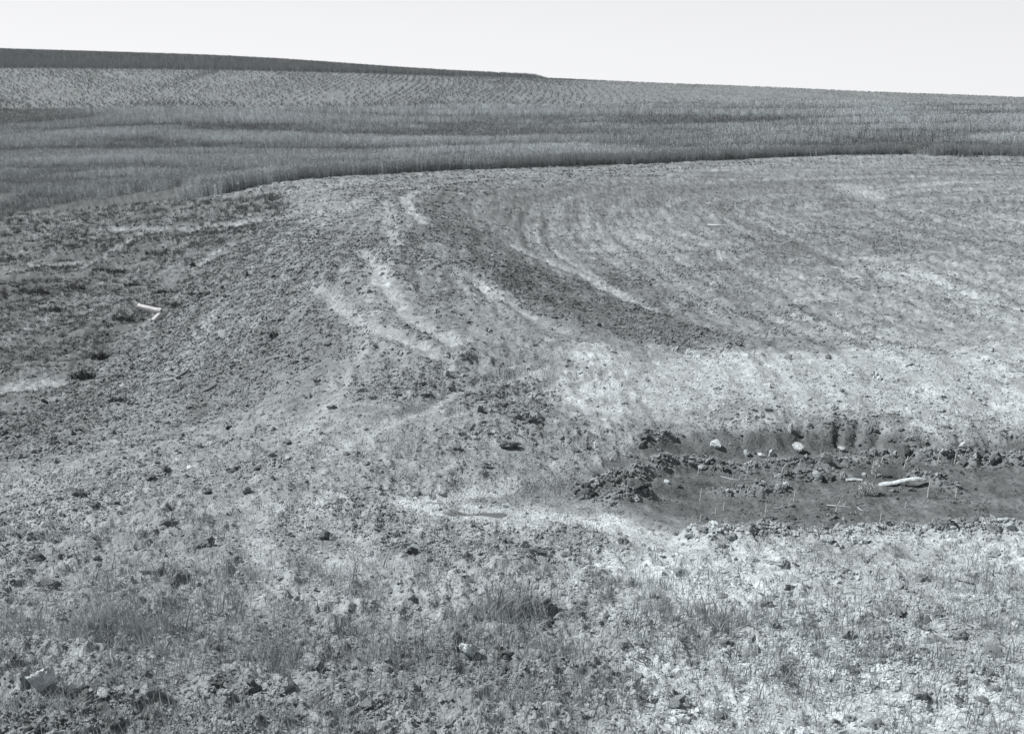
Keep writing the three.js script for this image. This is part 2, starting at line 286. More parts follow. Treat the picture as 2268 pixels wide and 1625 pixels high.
{
  const S = [], DD = [];
  for (let s = -1.5; s < -.56; s += .03) S.push(s);
  const NS = 940; for (let i = 0; i <= NS; i++) S.push(-.55 + 1.1 * i / NS);
  for (let s = .58; s <= 1.5; s += .03) S.push(s);
  for (let D = -2.4; D < 3.6; D += .2) DD.push(D);
  const NR = 640; for (let i = 0; i <= NR; i++) DD.push(3.35 / Math.tan(mix(41.5, 2.35, i / NR) * Math.PI / 180));
  for (let D = DD[DD.length - 1] * 1.012; D < 900; D *= 1.014) DD.push(D);
  const ns = S.length, nd = DD.length, pos = new Float32Array(ns * nd * 3), col = new Float32Array(ns * nd * 3), what = new Uint8Array(ns * nd);
  for (let j = 0, k = 0; j < nd; j++) for (let i = 0; i < ns; i++, k++) {
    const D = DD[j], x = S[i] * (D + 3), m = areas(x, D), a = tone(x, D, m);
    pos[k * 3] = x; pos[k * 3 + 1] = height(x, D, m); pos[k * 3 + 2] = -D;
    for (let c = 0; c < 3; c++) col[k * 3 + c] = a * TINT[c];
    what[k] = m.mudD > .03 ? 1 : m.field > .5 ? 2 : 0;
  }
  const whole = new THREE.BufferGeometry();
  const part = [[], [], []];
  for (let j = 0; j < nd - 1; j++) for (let i = 0; i < ns - 1; i++) {
    const a = j * ns + i, b = a + 1, c = a + ns, d = c + 1, t = part[what[a]];
    t.push(a, b, c, b, d, c);
  }
  whole.setAttribute('position', new THREE.BufferAttribute(pos, 3)); whole.setAttribute('color', new THREE.BufferAttribute(col, 3));
  const idx = new Uint32Array(part[0].length + part[1].length + part[2].length); idx.set(part[0]); idx.set(part[1], part[0].length); idx.set(part[2], part[0].length + part[1].length);
  whole.setIndex(new THREE.BufferAttribute(idx, 1)); whole.computeVertexNormals();
  const nor = whole.attributes.normal.array;
  ['ground', 'mud', 'field_ground'].forEach((name, w) => { // three sheets that share their border vertices
    const map = new Int32Array(ns * nd).fill(-1), P3 = [], N3 = [], C3 = [], I = new Uint32Array(part[w].length); let n = 0;
    part[w].forEach((v, q) => { if (map[v] < 0) { map[v] = n++; for (let c = 0; c < 3; c++) { P3.push(pos[v * 3 + c]); N3.push(nor[v * 3 + c]); C3.push(col[v * 3 + c]); } } I[q] = map[v]; });
    const g = new THREE.BufferGeometry();
    g.setAttribute('position', new THREE.BufferAttribute(new Float32Array(P3), 3)); g.setAttribute('normal', new THREE.BufferAttribute(new Float32Array(N3), 3)); g.setAttribute('color', new THREE.BufferAttribute(new Float32Array(C3), 3)); g.setIndex(new THREE.BufferAttribute(I, 1));
    const uv = new Float32Array(n * 2); for (let i = 0; i < n; i++) { uv[i * 2] = P3[i * 3] / 4.5; uv[i * 2 + 1] = -P3[i * 3 + 2] / 4.5; } g.setAttribute('uv', new THREE.BufferAttribute(uv, 2));
    const o = structure(new THREE.Mesh(g, w === 1 ? mudMat : soilMat), name);
    o.userData.label = ['rough graded earth of the curved bank and the foreground', 'dark wet mud floor of the dug hollow', 'hillside soil under the crops'][w];
  });
}
console.log('ground done');
{ // puddle of still water in the pale silt
  const pts = puddleArea.pts, cx = pts.reduce((a, p) => a + p[0], 0) / pts.length, cy = pts.reduce((a, p) => a + p[1], 0) / pts.length;
  let yl = 1e9; for (const [x, D] of pts) yl = Math.min(yl, height(mix(x, cx, .3), mix(D, cy, .3)));
  const big = pts.map(([x, D]) => new THREE.Vector2(cx + (x - cx) * 1.12, cy + (D - cy) * 1.12));
  const g = new THREE.ShapeGeometry(new THREE.Shape(new THREE.SplineCurve([...big, big[0]]).getPoints(60))); g.rotateX(-Math.PI / 2);
  const w = structure(new THREE.Mesh(g, new THREE.MeshPhysicalMaterial({ color: new THREE.Color(.09, .1, .105), roughness: .12 })), 'puddle');
  w.position.y = yl + .012; w.userData.label = 'small dark puddle with ragged edge in the pale silt';
}
// ---------------------------------------------------------------- stones and clods
function lump(seed, detail, sx, sy, sz, cut = .25, bump = .22, rough = 0) {
  const r = rng(seed); let g = mergeVertices((() => { const q = new THREE.IcosahedronGeometry(1, detail); q.deleteAttribute('uv'); q.deleteAttribute('normal'); return q; })(), 1e-4);
  const p = g.attributes.position, v = new THREE.Vector3(), planes = [];
  for (let i = 0; i < 7; i++) planes.push([new THREE.Vector3(r() * 2 - 1, r() * 2 - 1, r() * 2 - 1).normalize(), 1 - cut * (.5 + r())]);
  const ph = [r() * 9, r() * 9, r() * 9];
  for (let i = 0; i < p.count; i++) {
    v.fromBufferAttribute(p, i);
    let k = 1 + .1 * rough * vn(v.x * 11 + seed, v.y * 9 - v.z * 10, 8) + .06 * rough * vn(v.x * 23 + v.z * 7, v.y * 21 - v.z * 19 + seed, 9) + bump * (Math.sin(v.x * 3.1 + ph[0]) * Math.sin(v.y * 2.7 + ph[1]) + .6 * Math.sin(v.z * 5.3 + ph[2] + v.x * 2) + .5 * vn(v.x * 3 + seed, v.y * 3 + v.z * 2.3, 5) + .3 * vn(v.x * 7 + seed, v.z * 7 - v.y * 5, 6));
    v.multiplyScalar(k);
    for (const [n, d] of planes) { const e = v.dot(n) - d; if (e > 0) v.addScaledVector(n, -e * .92); }
    p.setXYZ(i, v.x * sx, v.y * sy, v.z * sz);
  }
  g = toCreasedNormals(g, .4); return g;
}
const grey = (a) => new THREE.Color(a * TINT[0], a * TINT[1], a * TINT[2]);
const stoneMats = new Map();
function earthMat(a) {
  a = Math.round(a * 50) / 50; if (stoneMats.has(a)) return stoneMats.get(a);
  const m = new THREE.MeshStandardMaterial({ color: grey(Math.min(.93, a * 1.5)), roughness: .95, map: speckle, bumpMap: speckle, bumpScale: .012 }); stoneMats.set(a, m); return m;
}
const speckle = (() => { const N = 256, d = new Uint8Array(N * N * 4); for (let y = 0; y < N; y++) for (let x = 0; x < N; x++) { const q = 205 + 45 * fbm(x / 9, y / 9, 3, 4) + 24 * PERM[(x * 131 + y * 977) & 65535]; const o = (y * N + x) * 4; d[o] = d[o + 1] = d[o + 2] = clamp(q, 60, 255); d[o + 3] = 255; } const t = new THREE.DataTexture(d, N, N); t.wrapS = t.wrapT = THREE.RepeatWrapping; t.magFilter = THREE.LinearFilter; t.colorSpace = THREE.SRGBColorSpace; t.needsUpdate = true; return t; })();
function boxUV(g, k) { const p = g.attributes.position, n = g.attributes.normal, uv = new Float32Array(p.count * 2); for (let i = 0; i < p.count; i++) { const ax = Math.abs(n.getX(i)), ay = Math.abs(n.getY(i)), az = Math.abs(n.getZ(i)); const [a, b] = ay >= ax && ay >= az ? [p.getX(i), p.getZ(i)] : ax > az ? [p.getZ(i), p.getY(i)] : [p.getX(i), p.getY(i)]; uv[i * 2] = a * k; uv[i * 2 + 1] = b * k; } g.setAttribute('uv', new THREE.BufferAttribute(uv, 2)); return g; }
const names = new Map();
function numbered(n) { const k = names.get(n) ?? 0; names.set(n, k + 1); return k ? n + '_' + String(k).padStart(3, '0') : n; }
function thing(o, name, label, category, group) { o.name = numbered(name); o.userData = { label, category }; if (group) o.userData.group = group; o.traverse((q) => { q.castShadow = q.receiveShadow = true; }); scene.add(o); return o; }
// a place on the ground and the size of one print unit there
function spot(u, v) {
  const r = sight(u, v), D0 = G(u, v)[1], gap = (D) => EYE + r[1] / r[2] * D - height(r[0] / r[2] * D, D), st = D0 * .004; let a = D0 * .86;
  while (a < D0 * 1.25 && gap(a + st) > 0) a += st;
  let b = a + st; for (let i = 0; i < 12; i++) { const m = (a + b) / 2; if (gap(m) > 0) a = m; else b = m; }
  const x = r[0] / r[2] * a; return { x, D: a, y: height(x, a), px: Math.hypot(x, a, EYE) / F };
}
let seed = 500;
function stone(u, v, w, h, a, name, label, category, o = {}) {
  const s = spot(u, v + h * .4), W = w * s.px / 2, Hh = h * s.px / 2;
  const g = boxUV(lump(o.seed ?? seed++, 9, W, Hh * (o.tall ?? 1.15), W * (o.deep ?? .8), o.cut ?? .36, o.bump ?? .2, 1.2), 1.5);
  const m = new THREE.Mesh(g, earthMat(a)); m.position.set(s.x, s.y + Hh * (o.lift ?? .55), -s.D); m.rotation.set(o.rx ?? 0, o.ry ?? rand() * 6, o.rz ?? 0);
  return thing(m, name, label, category, o.group);
}
const L = [
  [172, 1512, 44, 38, .56, 'stone', 'light rounded stone at the bottom left corner beside a dark gap', 'stone'],
  [98, 1505, 62, 46, .56, 'stone', 'large pale broken block nearest the bottom left corner', 'stone', { ry: .4, cut: .45 }],
  [232, 1530, 34, 24, .36, 'stone', 'grey stone right of the light rounded stone at bottom left', 'stone'],
  [330, 1522, 44, 28, .3, 'clod', 'broad grey clod at the bottom edge among the grass, left part', 'clod'],
  [690, 1462, 50, 38, .44, 'clod', 'tilted layered clod in the grass left of bottom centre', 'clod', { rz: .5, cut: .45 }],
  [640, 1512, 40, 26, .22, 'clod', 'dark clod below the tilted layered clod, bottom centre left', 'clod'],
  [1040, 1438, 44, 40, .64, 'stone', 'pale pointed stone at bottom centre behind thin grass', 'stone', { cut: .5, tall: 1.3 }],
  [1716, 1238, 52, 24, .5, 'slab', 'flat pale slab with dark near edge below the mud hollow', 'slab', { cut: .5, bump: .06, rz: .05 }],
  [2133, 1278, 66, 9, .4, 'slab', 'thin long flat slab lying near the right edge', 'slab', { deep: .4, bump: .06 }],
  [1584, 980, 32, 17, .72, 'stone', 'bright white stone on the clod row in the mud hollow', 'stone', { bump: .1 }],
  [1654, 1003, 17, 14, .42, 'stone', 'small square pale stone right of the white stone in the mud', 'stone'],
  [1686, 1006, 19, 14, .5, 'stone', 'pale stone, left one of the close pair in the mud row', 'stone'],
  [1711, 1003, 22, 16, .44, 'stone', 'pale stone, right one of the close pair in the mud row', 'stone'],
  [1768, 991, 26, 22, .42, 'stone', 'tall pale block in the middle of the mud row', 'stone', { cut: .45, tall: 1.3 }],
  [1866, 993, 20, 15, .42, 'stone', 'blocky stone right of the tall block on the mud', 'stone', { cut: .5 }],
  [1813, 1053, 32, 21, .36, 'stone', 'large grey block with shadow in the middle of the mud', 'stone', { cut: .45, tall: 1.25 }],
  [1914, 1051, 15, 12, .46, 'stone', 'small pale stone left of the raised plank in mud', 'stone'],
  [1553, 1033, 22, 12, .36, 'stone', 'low grey stone below the white stone in the mud', 'stone'],
  [2137, 983, 26, 12, .46, 'stone', 'pale stone in the mud row at the right edge', 'stone'],
  [1994, 948, 13, 11, .46, 'stone', 'pale stone on top of the cut bank, right part', 'stone'],
  [1750, 946, 15, 20, .46, 'stone', 'pale upright lump stuck in the face of the cut bank', 'stone', { tall: 1.3 }],
  [1478, 1067, 16, 11, .48, 'stone', 'pale stone at the left tip of the mud hollow', 'stone'],
  [1702, 908, 20, 8, .1, 'brick', 'dark brick shaped lump lying alone on the pale bench', 'lump', { cut: .5, bump: .05, ry: 0, deep: .5 }],
  [1836, 790, 14, 13, .16, 'clod', 'dark pointed clod on the far edge of the pale bench', 'clod'],
  [1746, 790, 24, 11, .22, 'clod', 'grey double clod on the far edge of the pale bench', 'clod'],
  [421, 1034, 20, 10, .75, 'stone', 'bright white flat stone alone on the left slope', 'stone', { bump: .08 }],
  [705, 629, 24, 13, .45, 'stone', 'pale flat stone at the head of a track on the bank', 'stone'],
  [545, 606, 15, 19, .09, 'clod', 'dark upright clod on the left shoulder of the bank', 'clod'],
  [384, 577, 15, 8, .09, 'clod', 'dark flat clod in the weeds above the white pipe, left one', 'clod'],
  [426, 584, 15, 10, .1, 'clod', 'dark clod in the weeds above the white pipe, right one', 'clod'],
  [1401, 681, 28, 19, .15, 'clod', 'dark rounded clump beside the wheel track in the basin', 'clod'],
  [1091, 566, 10, 7, .7, 'stone', 'tiny white stone on the dark inner side of the bank', 'stone'],
  [877, 869, 18, 13, .5, 'stone', 'pale round stone in the middle of the bank crest', 'stone'],
  [1160, 1206, 26, 18, .36, 'stone', 'angular grey stone with sharp shadow below the pale silt', 'stone', { cut: .5, tall: 1.3 }],
  [547, 1084, 24, 15, .3, 'clod', 'prominent clod with dark shadow left of the wheel rut', 'clod'],
  [1062, 905, 18, 17, .13, 'clod', 'dark clod in the rough middle of the bank', 'clod'],
  [1130, 980, 40, 22, .17, 'clod', 'broad dark lump left of the small white stake', 'clod'],
  [345, 1255, 50, 22, .34, 'clod', 'long low clod at the left with a shadowed front', 'clod', { deep: .5, ry: .3 }],
  [112, 1290, 56, 22, .16, 'clod', 'long dark clod by the left edge above the grass', 'clod', { deep: .5, ry: .1 }],
  [1445, 1318, 18, 13, .3, 'clod', 'knobbly clod right of centre in the pale rubble', 'clod'],
  [1500, 1262, 24, 15, .24, 'clod', 'shadowed clod below the pale silt tongue', 'clod'],
  [1600, 1200, 22, 26, .3, 'clod', 'upright clod at the near left lip of the mud', 'clod', { tall: 1.3 }],
  [1900, 1192, 44, 22, .55, 'clod', 'big pale clod on the near lip of the mud hollow', 'clod'],
  [1830, 1190, 34, 18, .55, 'clod', 'pale clod left of the big one on the near lip', 'clod'],
  [560, 838, 16, 8, .3, 'clod', 'small shadowed clod on the upper left slope', 'clod'],
];
for (const [u, v, w, h, a, ...rest] of L) stone(u, v, w, h, a, ...rest);

// loose clods: the 300 that show largest are things, the rest one mass
const clodG = [1, 2, 3, 4, 5, 6].map((k) => lump(k * 77, 2, 1, .75, .85, .16, .5));
const clodGfine = [1, 2, 3, 4, 5, 6, 7, 8].map((k) => boxUV(lump(k * 91, 5, 1, .75, .85, .24, .46, 1.2), .6));
const frameV = (x, y, D) => { const c = Math.cos(PITCH), s = Math.sin(PITCH), dy = y - EYE, f = D * c - dy * s, up = dy * c + D * s; return [CU + F * x / f, CV - F * up / f]; };
const clods = [];
const marks = L.filter((q) => q[5] !== 'brick').map(([u, v, , , , name, label]) => [u, v, 'the ' + label.split(/ (?:at|in|on|with|beside|nearest|lying|alone|below|right|left|by|stuck|behind|among) /)[0].replace(/,$/, '') + (u < 760 ? ' at left' : u > 1500 ? ' at right' : ' in the middle')]);
{
  const r = rng(2024);
  for (let i = 0; i < 620000 && clods.length < 170000; i++) {
    const D = Math.exp(mix(Math.log(4.2), Math.log(95), Math.pow(r(), 1.15))), x = (r() * 2 - 1) * .62 * (D + 2);
    const q = r(), w = r(), z = r(), zz = r();
    if (D > 60 && q > .3) continue;
    const m = areas(x, D); if (m.field > .3) continue;
    const patch = fbm(x * .8, D * .8, 51, 3), [c, st] = D < 40 ? stationed(x, D) : [0, 0];
    let dens = .12 + .75 * sstep(-.1, .45, patch + .35 * m.n2);
    dens *= 1 - .85 * m.track; dens *= 1 - .9 * Math.max(m.silt, m.wash * .8);
    dens *= mix(1, .3, m.mud * (1 - m.heap)); dens *= mix(1, .45, m.bench); dens *= mix(1, .75, m.basin) * (.35 + .65 * sstep(60, 20, D)); dens *= mix(1, .35, m.hollow);
    dens = Math.max(dens, m.heap * .75, .55 * m.slope * (1 - m.track)); if (m.puddle > -.05) dens = 0;
    if (q > dens) continue;
    const min = Math.max(.006, .00068 * D), max = (D < 9 ? .065 : .05) * (1 + .6 * m.heap) * mix(1, .55, m.basin) * mix(1, .75, m.bench) * (D < 7.5 ? .9 : 1);
    const size = Math.min(max, min * (1 + .9 * m.heap) * (D < 8.5 ? 1.1 : 1) * Math.pow(1 - w * .9995, -.33));
    const a = .68 * tone(x, D, m) * (.85 + .4 * z) * (m.mud > .5 && zz > .8 ? 1.7 : 1);
    clods.push({ x, D, size, a: clamp(a, .06, .6), m, r: [r() * 6.3, (r() - .5) * .9, (r() - .5) * .9, r()] });
  }
  const inFrame = (c) => { const [u, v] = frameV(c.x, c.y, c.D); return u > 20 && u < 2250 && v < 1610; };
  for (const c of clods) { c.y = height(c.x, c.D, c.m); c.show = c.size / c.D; }
  const order = clods.filter(inFrame).sort((a, b) => b.show - a.show).slice(0, 300); const big = new Set(order);
  const place = (c) => { const e = new THREE.Euler(c.r[1], c.r[0], c.r[2]); const k = c.size; return new THREE.Matrix4().compose(new THREE.Vector3(c.x, c.y + k * (.08 + .2 * c.m.heap), -c.D), new THREE.Quaternion().setFromEuler(e), new THREE.Vector3(k * (.8 + .5 * c.r[3]), k * (.7 + .4 * c.r[3]), k)); };
  order.forEach((c, i) => {
    const [u, v] = frameV(c.x, c.y, c.D);
    let best = 1e9, lm = marks[0]; for (const q of marks) { const d = (q[0] - u) ** 2 + ((q[1] - v) * 1.3) ** 2; if (d < best) { best = d; lm = q; } }
    const du = u - lm[0], dv = v - lm[1], near = Math.sqrt(best) < 60 ? 'close ' : Math.sqrt(best) < 150 ? 'a little way ' : 'some way ';
    const side = Math.abs(du) > Math.abs(dv) * 1.3 ? (du < 0 ? 'left of ' : 'right of ') : dv < 0 ? 'behind ' : 'in front of ';
    const look = (c.size * F / c.D > 13 ? 'large ' : '') + (c.a > .4 ? 'pale' : c.a < .2 ? 'dark' : 'grey') + (c.r[3] > .6 ? ' broad' : c.r[3] < .25 ? ' narrow' : '');
    const where = near + side + lm[2];
    const o = new THREE.Mesh(clodGfine[i % 8], earthMat(c.a)); place(c).decompose(o.position, o.quaternion, o.scale);
    thing(o, 'clod', (look + ' clod ' + where).split(' ').slice(0, 16).join(' '), 'clod', look + ' clods ' + where);
  });
  const mass = new THREE.Group(); const rest = clods.filter((c) => !big.has(c));
  const cm = new THREE.MeshStandardMaterial({ color: 0xffffff, roughness: .96 });
  clodG.forEach((g, k) => {
    const mine = rest.filter((_, i) => i % 6 === k), im = new THREE.InstancedMesh(g, cm, mine.length);
    mine.forEach((c, i) => { im.setMatrixAt(i, place(c)); im.setColorAt(i, grey(c.a)); });
    im.name = 'small_clods' + (k ? '_00' + k : ''); im.castShadow = im.receiveShadow = true; im.userData.kind = 'stuff'; mass.add(im);
  });
  mass.name = 'loose_earth'; mass.userData = { kind: 'stuff', label: 'countless small crumbs and clods of loose earth' }; scene.add(mass);
  console.log('clods', clods.length);
}
// ---------------------------------------------------------------- grass and crops
function blade(pos, nor, x, z, h, lean, dir, w, seg = 3, y0 = 0) {
  const c = Math.cos(dir), s = Math.sin(dir), ring = [];
  for (let i = 0; i <= seg; i++) { const t = i / seg, b = lean * t * t * h, ww = w * (1 - t * .92); ring.push([[x + c * b - s * ww, y0 + h * t * (1 - .25 * lean * t), z + s * b + c * ww], [x + c * b + s * ww, y0 + h * t * (1 - .25 * lean * t), z + s * b - c * ww]]); }
  const n = new THREE.Vector3(c, .35, s).normalize();
  for (let i = 0; i < seg; i++) { const [a, b] = ring[i], [d, e] = ring[i + 1]; for (const q of [a, b, d, b, e, d]) { pos.push(...q); nor.push(n.x, n.y, n.z); } }
}
const geo = (pos, nor) => { const g = new THREE.BufferGeometry(); g.setAttribute('position', new THREE.Float32BufferAttribute(pos, 3)); g.setAttribute('normal', new THREE.Float32BufferAttribute(nor, 3)); return g; };
function tuft(seedN, n, rad, h, w, lean, seg) { const r = rng(seedN), p = [], q = []; for (let i = 0; i < n; i++) { const a = r() * 6.3, d = Math.sqrt(r()) * rad; blade(p, q, Math.cos(a) * d, Math.sin(a) * d, h * (.55 + .6 * r()), lean * (.2 + r()), r() * 6.3, w * (.7 + .6 * r()), seg); } return geo(p, q); }
const leafMat = new THREE.MeshStandardMaterial({ color: 0xffffff, roughness: .8, side: THREE.DoubleSide });
const cropMat = new THREE.MeshPhysicalMaterial({ color: 0xffffff, roughness: 1, transmission: .3, thickness: 0, side: THREE.DoubleSide });
function massOf(name, label, geos, list, mat = leafMat) {
  const grp = new THREE.Group(); grp.name = name; grp.userData = { kind: 'stuff', label };
  geos.forEach((g, k) => {
    const mine = list.filter((_, i) => i % geos.length === k), im = new THREE.InstancedMesh(g, mat, mine.length), M = new THREE.Matrix4(), Q = new THREE.Quaternion(), E = new THREE.Euler();
    mine.forEach((c, i) => { E.set(c.tx ?? 0, c.ry, c.tz ?? 0); M.compose(new THREE.Vector3(c.x, c.y, -c.D), Q.setFromEuler(E), new THREE.Vector3(c.s * (c.wide ?? 1), c.s * (c.h ?? 1), c.s * (c.wide ?? 1))); im.setMatrixAt(i, M); im.setColorAt(i, grey(c.a)); });
    im.name = name + '_tufts' + (k ? '_00' + k : ''); im.userData.kind = 'stuff'; im.castShadow = im.receiveShadow = true; grp.add(im);
  });
  scene.add(grp);
}
{ // sprouting grass in the foreground and on the bank
  const r = rng(88), near = [], thin = [], toe = boxed(line(620, 482, 480, 580, 340, 692, 200, 828, 75, 902, -200, 985), 2);
  const patches = [[1110, 1362, 330, 34, .62], [950, 1385, 200, 30, .45], [1520, 1370, 220, 40, .45], [250, 1420, 330, 80, .5], [600, 1420, 300, 80, .45], [420, 1350, 300, 40, .35], [1640, 1390, 220, 60, .4], [1250, 1440, 400, 70, .3], [1850, 1440, 400, 90, .32], [160, 1180, 120, 30, .35], [420, 1160, 60, 20, .5], [2080, 1500, 160, 80, .38], [700, 1480, 450, 70, .4]];
  for (let i = 0; i < 260000; i++) {
    const D = mix(4.3, 11, Math.pow(r(), 1.2)), x = (r() * 2 - 1) * .6 * (D + 1), q = r(), g1 = r(), g2 = r(), g3 = r();
    const [u, v] = frameV(x, 0, D); let k = v > 1250 ? .2 : .07;
    for (const [pu, pv, a, b, w] of patches) { const e = ((u - pu) / a) ** 2 + ((v - pv) / b) ** 2; if (e < 2.5) k = Math.max(k, w * Math.exp(-e * 1.1)); }
    const cl = fbm(x * 3.2, D * 3.2, 121, 3); k *= .35 + 1.1 * sstep(-.3, .4, cl);
    if (q > k * .46) continue;
    const m = areas(x, D); if (m.mud > .1 || m.silt > .2) continue;
    near.push({ x, D, y: height(x, D, m) - .006, ry: g1 * 6.3, s: (.6 + .9 * g2) * (.8 + .5 * sstep(.2, 1, k)), a: .2 + .2 * g3 + (g1 > .75 ? .2 : 0), tx: (g2 - .5) * .4, tz: (g3 - .5) * .4 });
  }
  massOf('grass', 'thin sprouting grass in the foreground', [1, 2, 3, 4].map((k) => tuft(k * 13, 4, .045, .115, .0025, .75, 3)), near, cropMat);
  for (let i = 0; i < 300000; i++) {
    const D = Math.exp(mix(Math.log(9), Math.log(75), r())), x = (r() * 2 - 1) * .6 * D, q = r(), g1 = r(), g2 = r(), g3 = r();
    if (D > cropNear(x / D) - .1) continue;
    const m = areas(x, D); let k = .008 + .9 * m.hollow * sstep(-.35, .3, m.n1 + .4 * fbm(x * .3, D * .3, 131, 2)) * (1 - m.track); k += .05 * sstep(.1, .5, fbm(x * .6, D * .6, 133, 3)); if (lineD(toe, x, D) < 1.6) k = Math.max(k, .75 * sstep(-.4, .3, m.n1)); k *= 1 - .8 * m.track; k *= 1 - .9 * m.mud; k *= 1 - .7 * m.bench; k *= 1 - .7 * m.basin;
    if (q > k * .8) continue;
    const s = Math.max(.45, D * .02);
    thin.push({ x, D, y: height(x, D, m) - .01, ry: g1 * 6.3, s: s * (.6 + .8 * g2) * mix(.55, 1, m.hollow), wide: 1.2, a: mix(.17, .13, m.hollow) * (.7 + .7 * g3), tx: (g2 - .5) * .4, tz: (g3 - .5) * .4 });
  }
  massOf('weedy_grass', 'sparse weedy grass on the bank and in the left hollow', [5, 6, 7].map((k) => tuft(k * 17, 9, .07, .13, .006, .8, 2)), thin);
  console.log('grass', near.length, thin.length);
}
{ // cereal crops: strip below and strip on the hilltop; row crop between them
  const r = rng(301), low = [], top = [], rows = [];
  function cereal(seedN, n, rad) { const q = rng(seedN), p = [], o = []; for (let i = 0; i < n; i++) { const a = q() * 6.3, d = Math.sqrt(q()) * rad, x = Math.cos(a) * d, z = Math.sin(a) * d, h = .75 + .3 * q(), dir = q() * 6.3; blade(p, o, x, z, h, .12 + .1 * q(), dir, .012, 2); blade(p, o, x, z, h * .35, 1.1, q() * 6.3, .012, 2, h * .35 + .1); const t = .12 * h; blade(p, o, x + Math.cos(dir) * t * .7, z + Math.sin(dir) * t * .7, .13, .5, dir, .017, 2, h * .9); } return geo(p, o); }
  const stalks = [1, 2, 3, 4].map((k) => cereal(k * 29, 13, .3));
  const band = (x, D) => .5 + .62 * fbm(x * .05 + 3, D * .2 + .03 * x + 1.5 * vn(x * .03, D * .03, 142), 141, 4);
  const ledge = (x) => .25 * vn(x * .9, 0, 143) + .5 * vn(x * .23, 0, 144);
  for (let D = 45; D < 152; D *= 1) {
    const step = .3 + .0022 * (D - 45); D += step;
    for (let x = -.72 * D; x < .72 * D; x += step) {
      const xx = x + (r() - .5) * step, d = D + (r() - .5) * step, p = xx / d, near = cropNear(p) + ledge(xx) + sstep(pOf(520), pOf(380), p) * (2.5 + 5 * vn(xx * .35, 2, 149) + 2 * vn(xx * 1.7, 2, 150)), g1 = r(), g2 = r(), g3 = r(); if (d < near || d > hillMid(p)) continue;
      const gap = p > pOf(2020) && p < pOf(2075) && d < near + 4; if (gap && g1 > .25) continue;
      const b = sstep(.3, .68, band(xx, d)), h = .7 * (.42 + .62 * b + .1 * vn(xx * .8, d * .8, 145)) * (d - near < 1 ? .9 + .2 * g2 : 1) * mix(1, .75, sstep(pOf(300), pOf(40), p));
      low.push({ x: xx, D: d, y: land(xx, d) - .02, ry: g1 * 6.3, s: 1, wide: step * 2.6 * (.8 + .4 * g2), h, a: .46 * (.75 + .5 * g3) * (.62 + .5 * b) * (1 + .35 * fbm(xx * .04, d * .13, 148, 3)), tx: (g2 - .5) * .16, tz: (g3 - .5) * .16 });
    }
  }
  for (let x = -75; x < 75; x += .17) for (let e = 0; e < 2.4; e += .2) { // the dense near edge
    const xx = x + (r() - .5) * .17, g1 = r(), g2 = r(), g3 = r(); let d = 60; for (let i = 0; i < 8; i++) d = cropNear(xx / d) + ledge(xx) + e + (g1 - .5) * .2;
    const p = xx / d; if (Math.abs(p) > .66 || p < pOf(430) || (p > pOf(2020) && p < pOf(2075))) continue;
    low.push({ x: xx, D: d, y: land(xx, d) - .02, ry: g1 * 6.3, s: 1, wide: .5, h: .68 * (.8 + .35 * g2 + .15 * vn(xx * .5, 3, 147)) * mix(1, .7, sstep(pOf(300), pOf(40), p)), a: .26 * (.7 + .5 * g3) });
  }
  massOf('cereal_crop', 'standing cereal crop on the lower hillside with a ragged near edge', stalks, low, cropMat);
  for (let D = 190; D < 320;) {
    const step = D < 215 ? .5 : .95; D += step;
    for (let x = -.75 * D; x < pOf(1205) * D; x += step) {
      const xx = x + (r() - .5) * step, d = D + (r() - .5) * step, p = xx / d, g1 = r(), g2 = r(), g3 = r(); if (d < hillTop(p) + .3 * vn(xx * .6, 1, 146)) continue;
      const end = sstep(pOf(1205), pOf(1180), p);
      top.push({ x: xx, D: d, y: land(xx, d) - .02, ry: g1 * 6.3, s: 1, wide: step * 1.9, h: .92 * (.85 + .25 * g2) * (.45 + .55 * end), a: .22 * (.8 + .4 * g3) });
    }
  }
  massOf('hilltop_crop', 'taller dark cereal crop on the hilltop skyline', stalks, top, cropMat);
  const plant = (sd) => { const q = rng(sd), p = [], o = []; for (let i = 0; i < 9; i++) blade(p, o, (q() - .5) * .05, (q() - .5) * .05, .3 + .14 * q(), .9 + .5 * q(), i * 2.4 + q(), .03, 3); return geo(p, o); };
  for (let k = -190; k < 190; k++) for (let D = 149; D < 250; D += .42) {
    const x = k * .98 + 2.2 * Math.sin((D - 150) * .05 + k * .013) + 1.6 * vn(k * .12, D * .05, 151) + sstep(20, 70, k) * (D - 180) * .35, g1 = r(), g2 = r(), g3 = r(), p = x / D;
    if (g1 > mix(.6, .42, sstep(pOf(1100), pOf(1500), p)) + .45 * fbm(x * .25, D * .12, 153, 3) || D < hillMid(p) + .6 || Math.abs(p) > .62) continue; if (p < pOf(1205) && D > hillTop(p) - .5) continue;
    rows.push({ x: x + (g2 - .5) * .68, D: D + (g3 - .5) * .6, y: land(x, D) - .01, ry: g1 * 40, s: (.7 + .45 * g2 + (D < hillMid(p) + 8 ? .3 : 0)) * mix(1, .6, sstep(pOf(1100), pOf(1500), p)), a: (p > pOf(1300) ? .46 : .34) * (.7 + .5 * g3) });
  }
  massOf('row_crop', 'young row crop plants in rows up the hillside', [plant(5), plant(6), plant(8)], rows, cropMat);
  console.log('crops', low.length, top.length, rows.length);
}
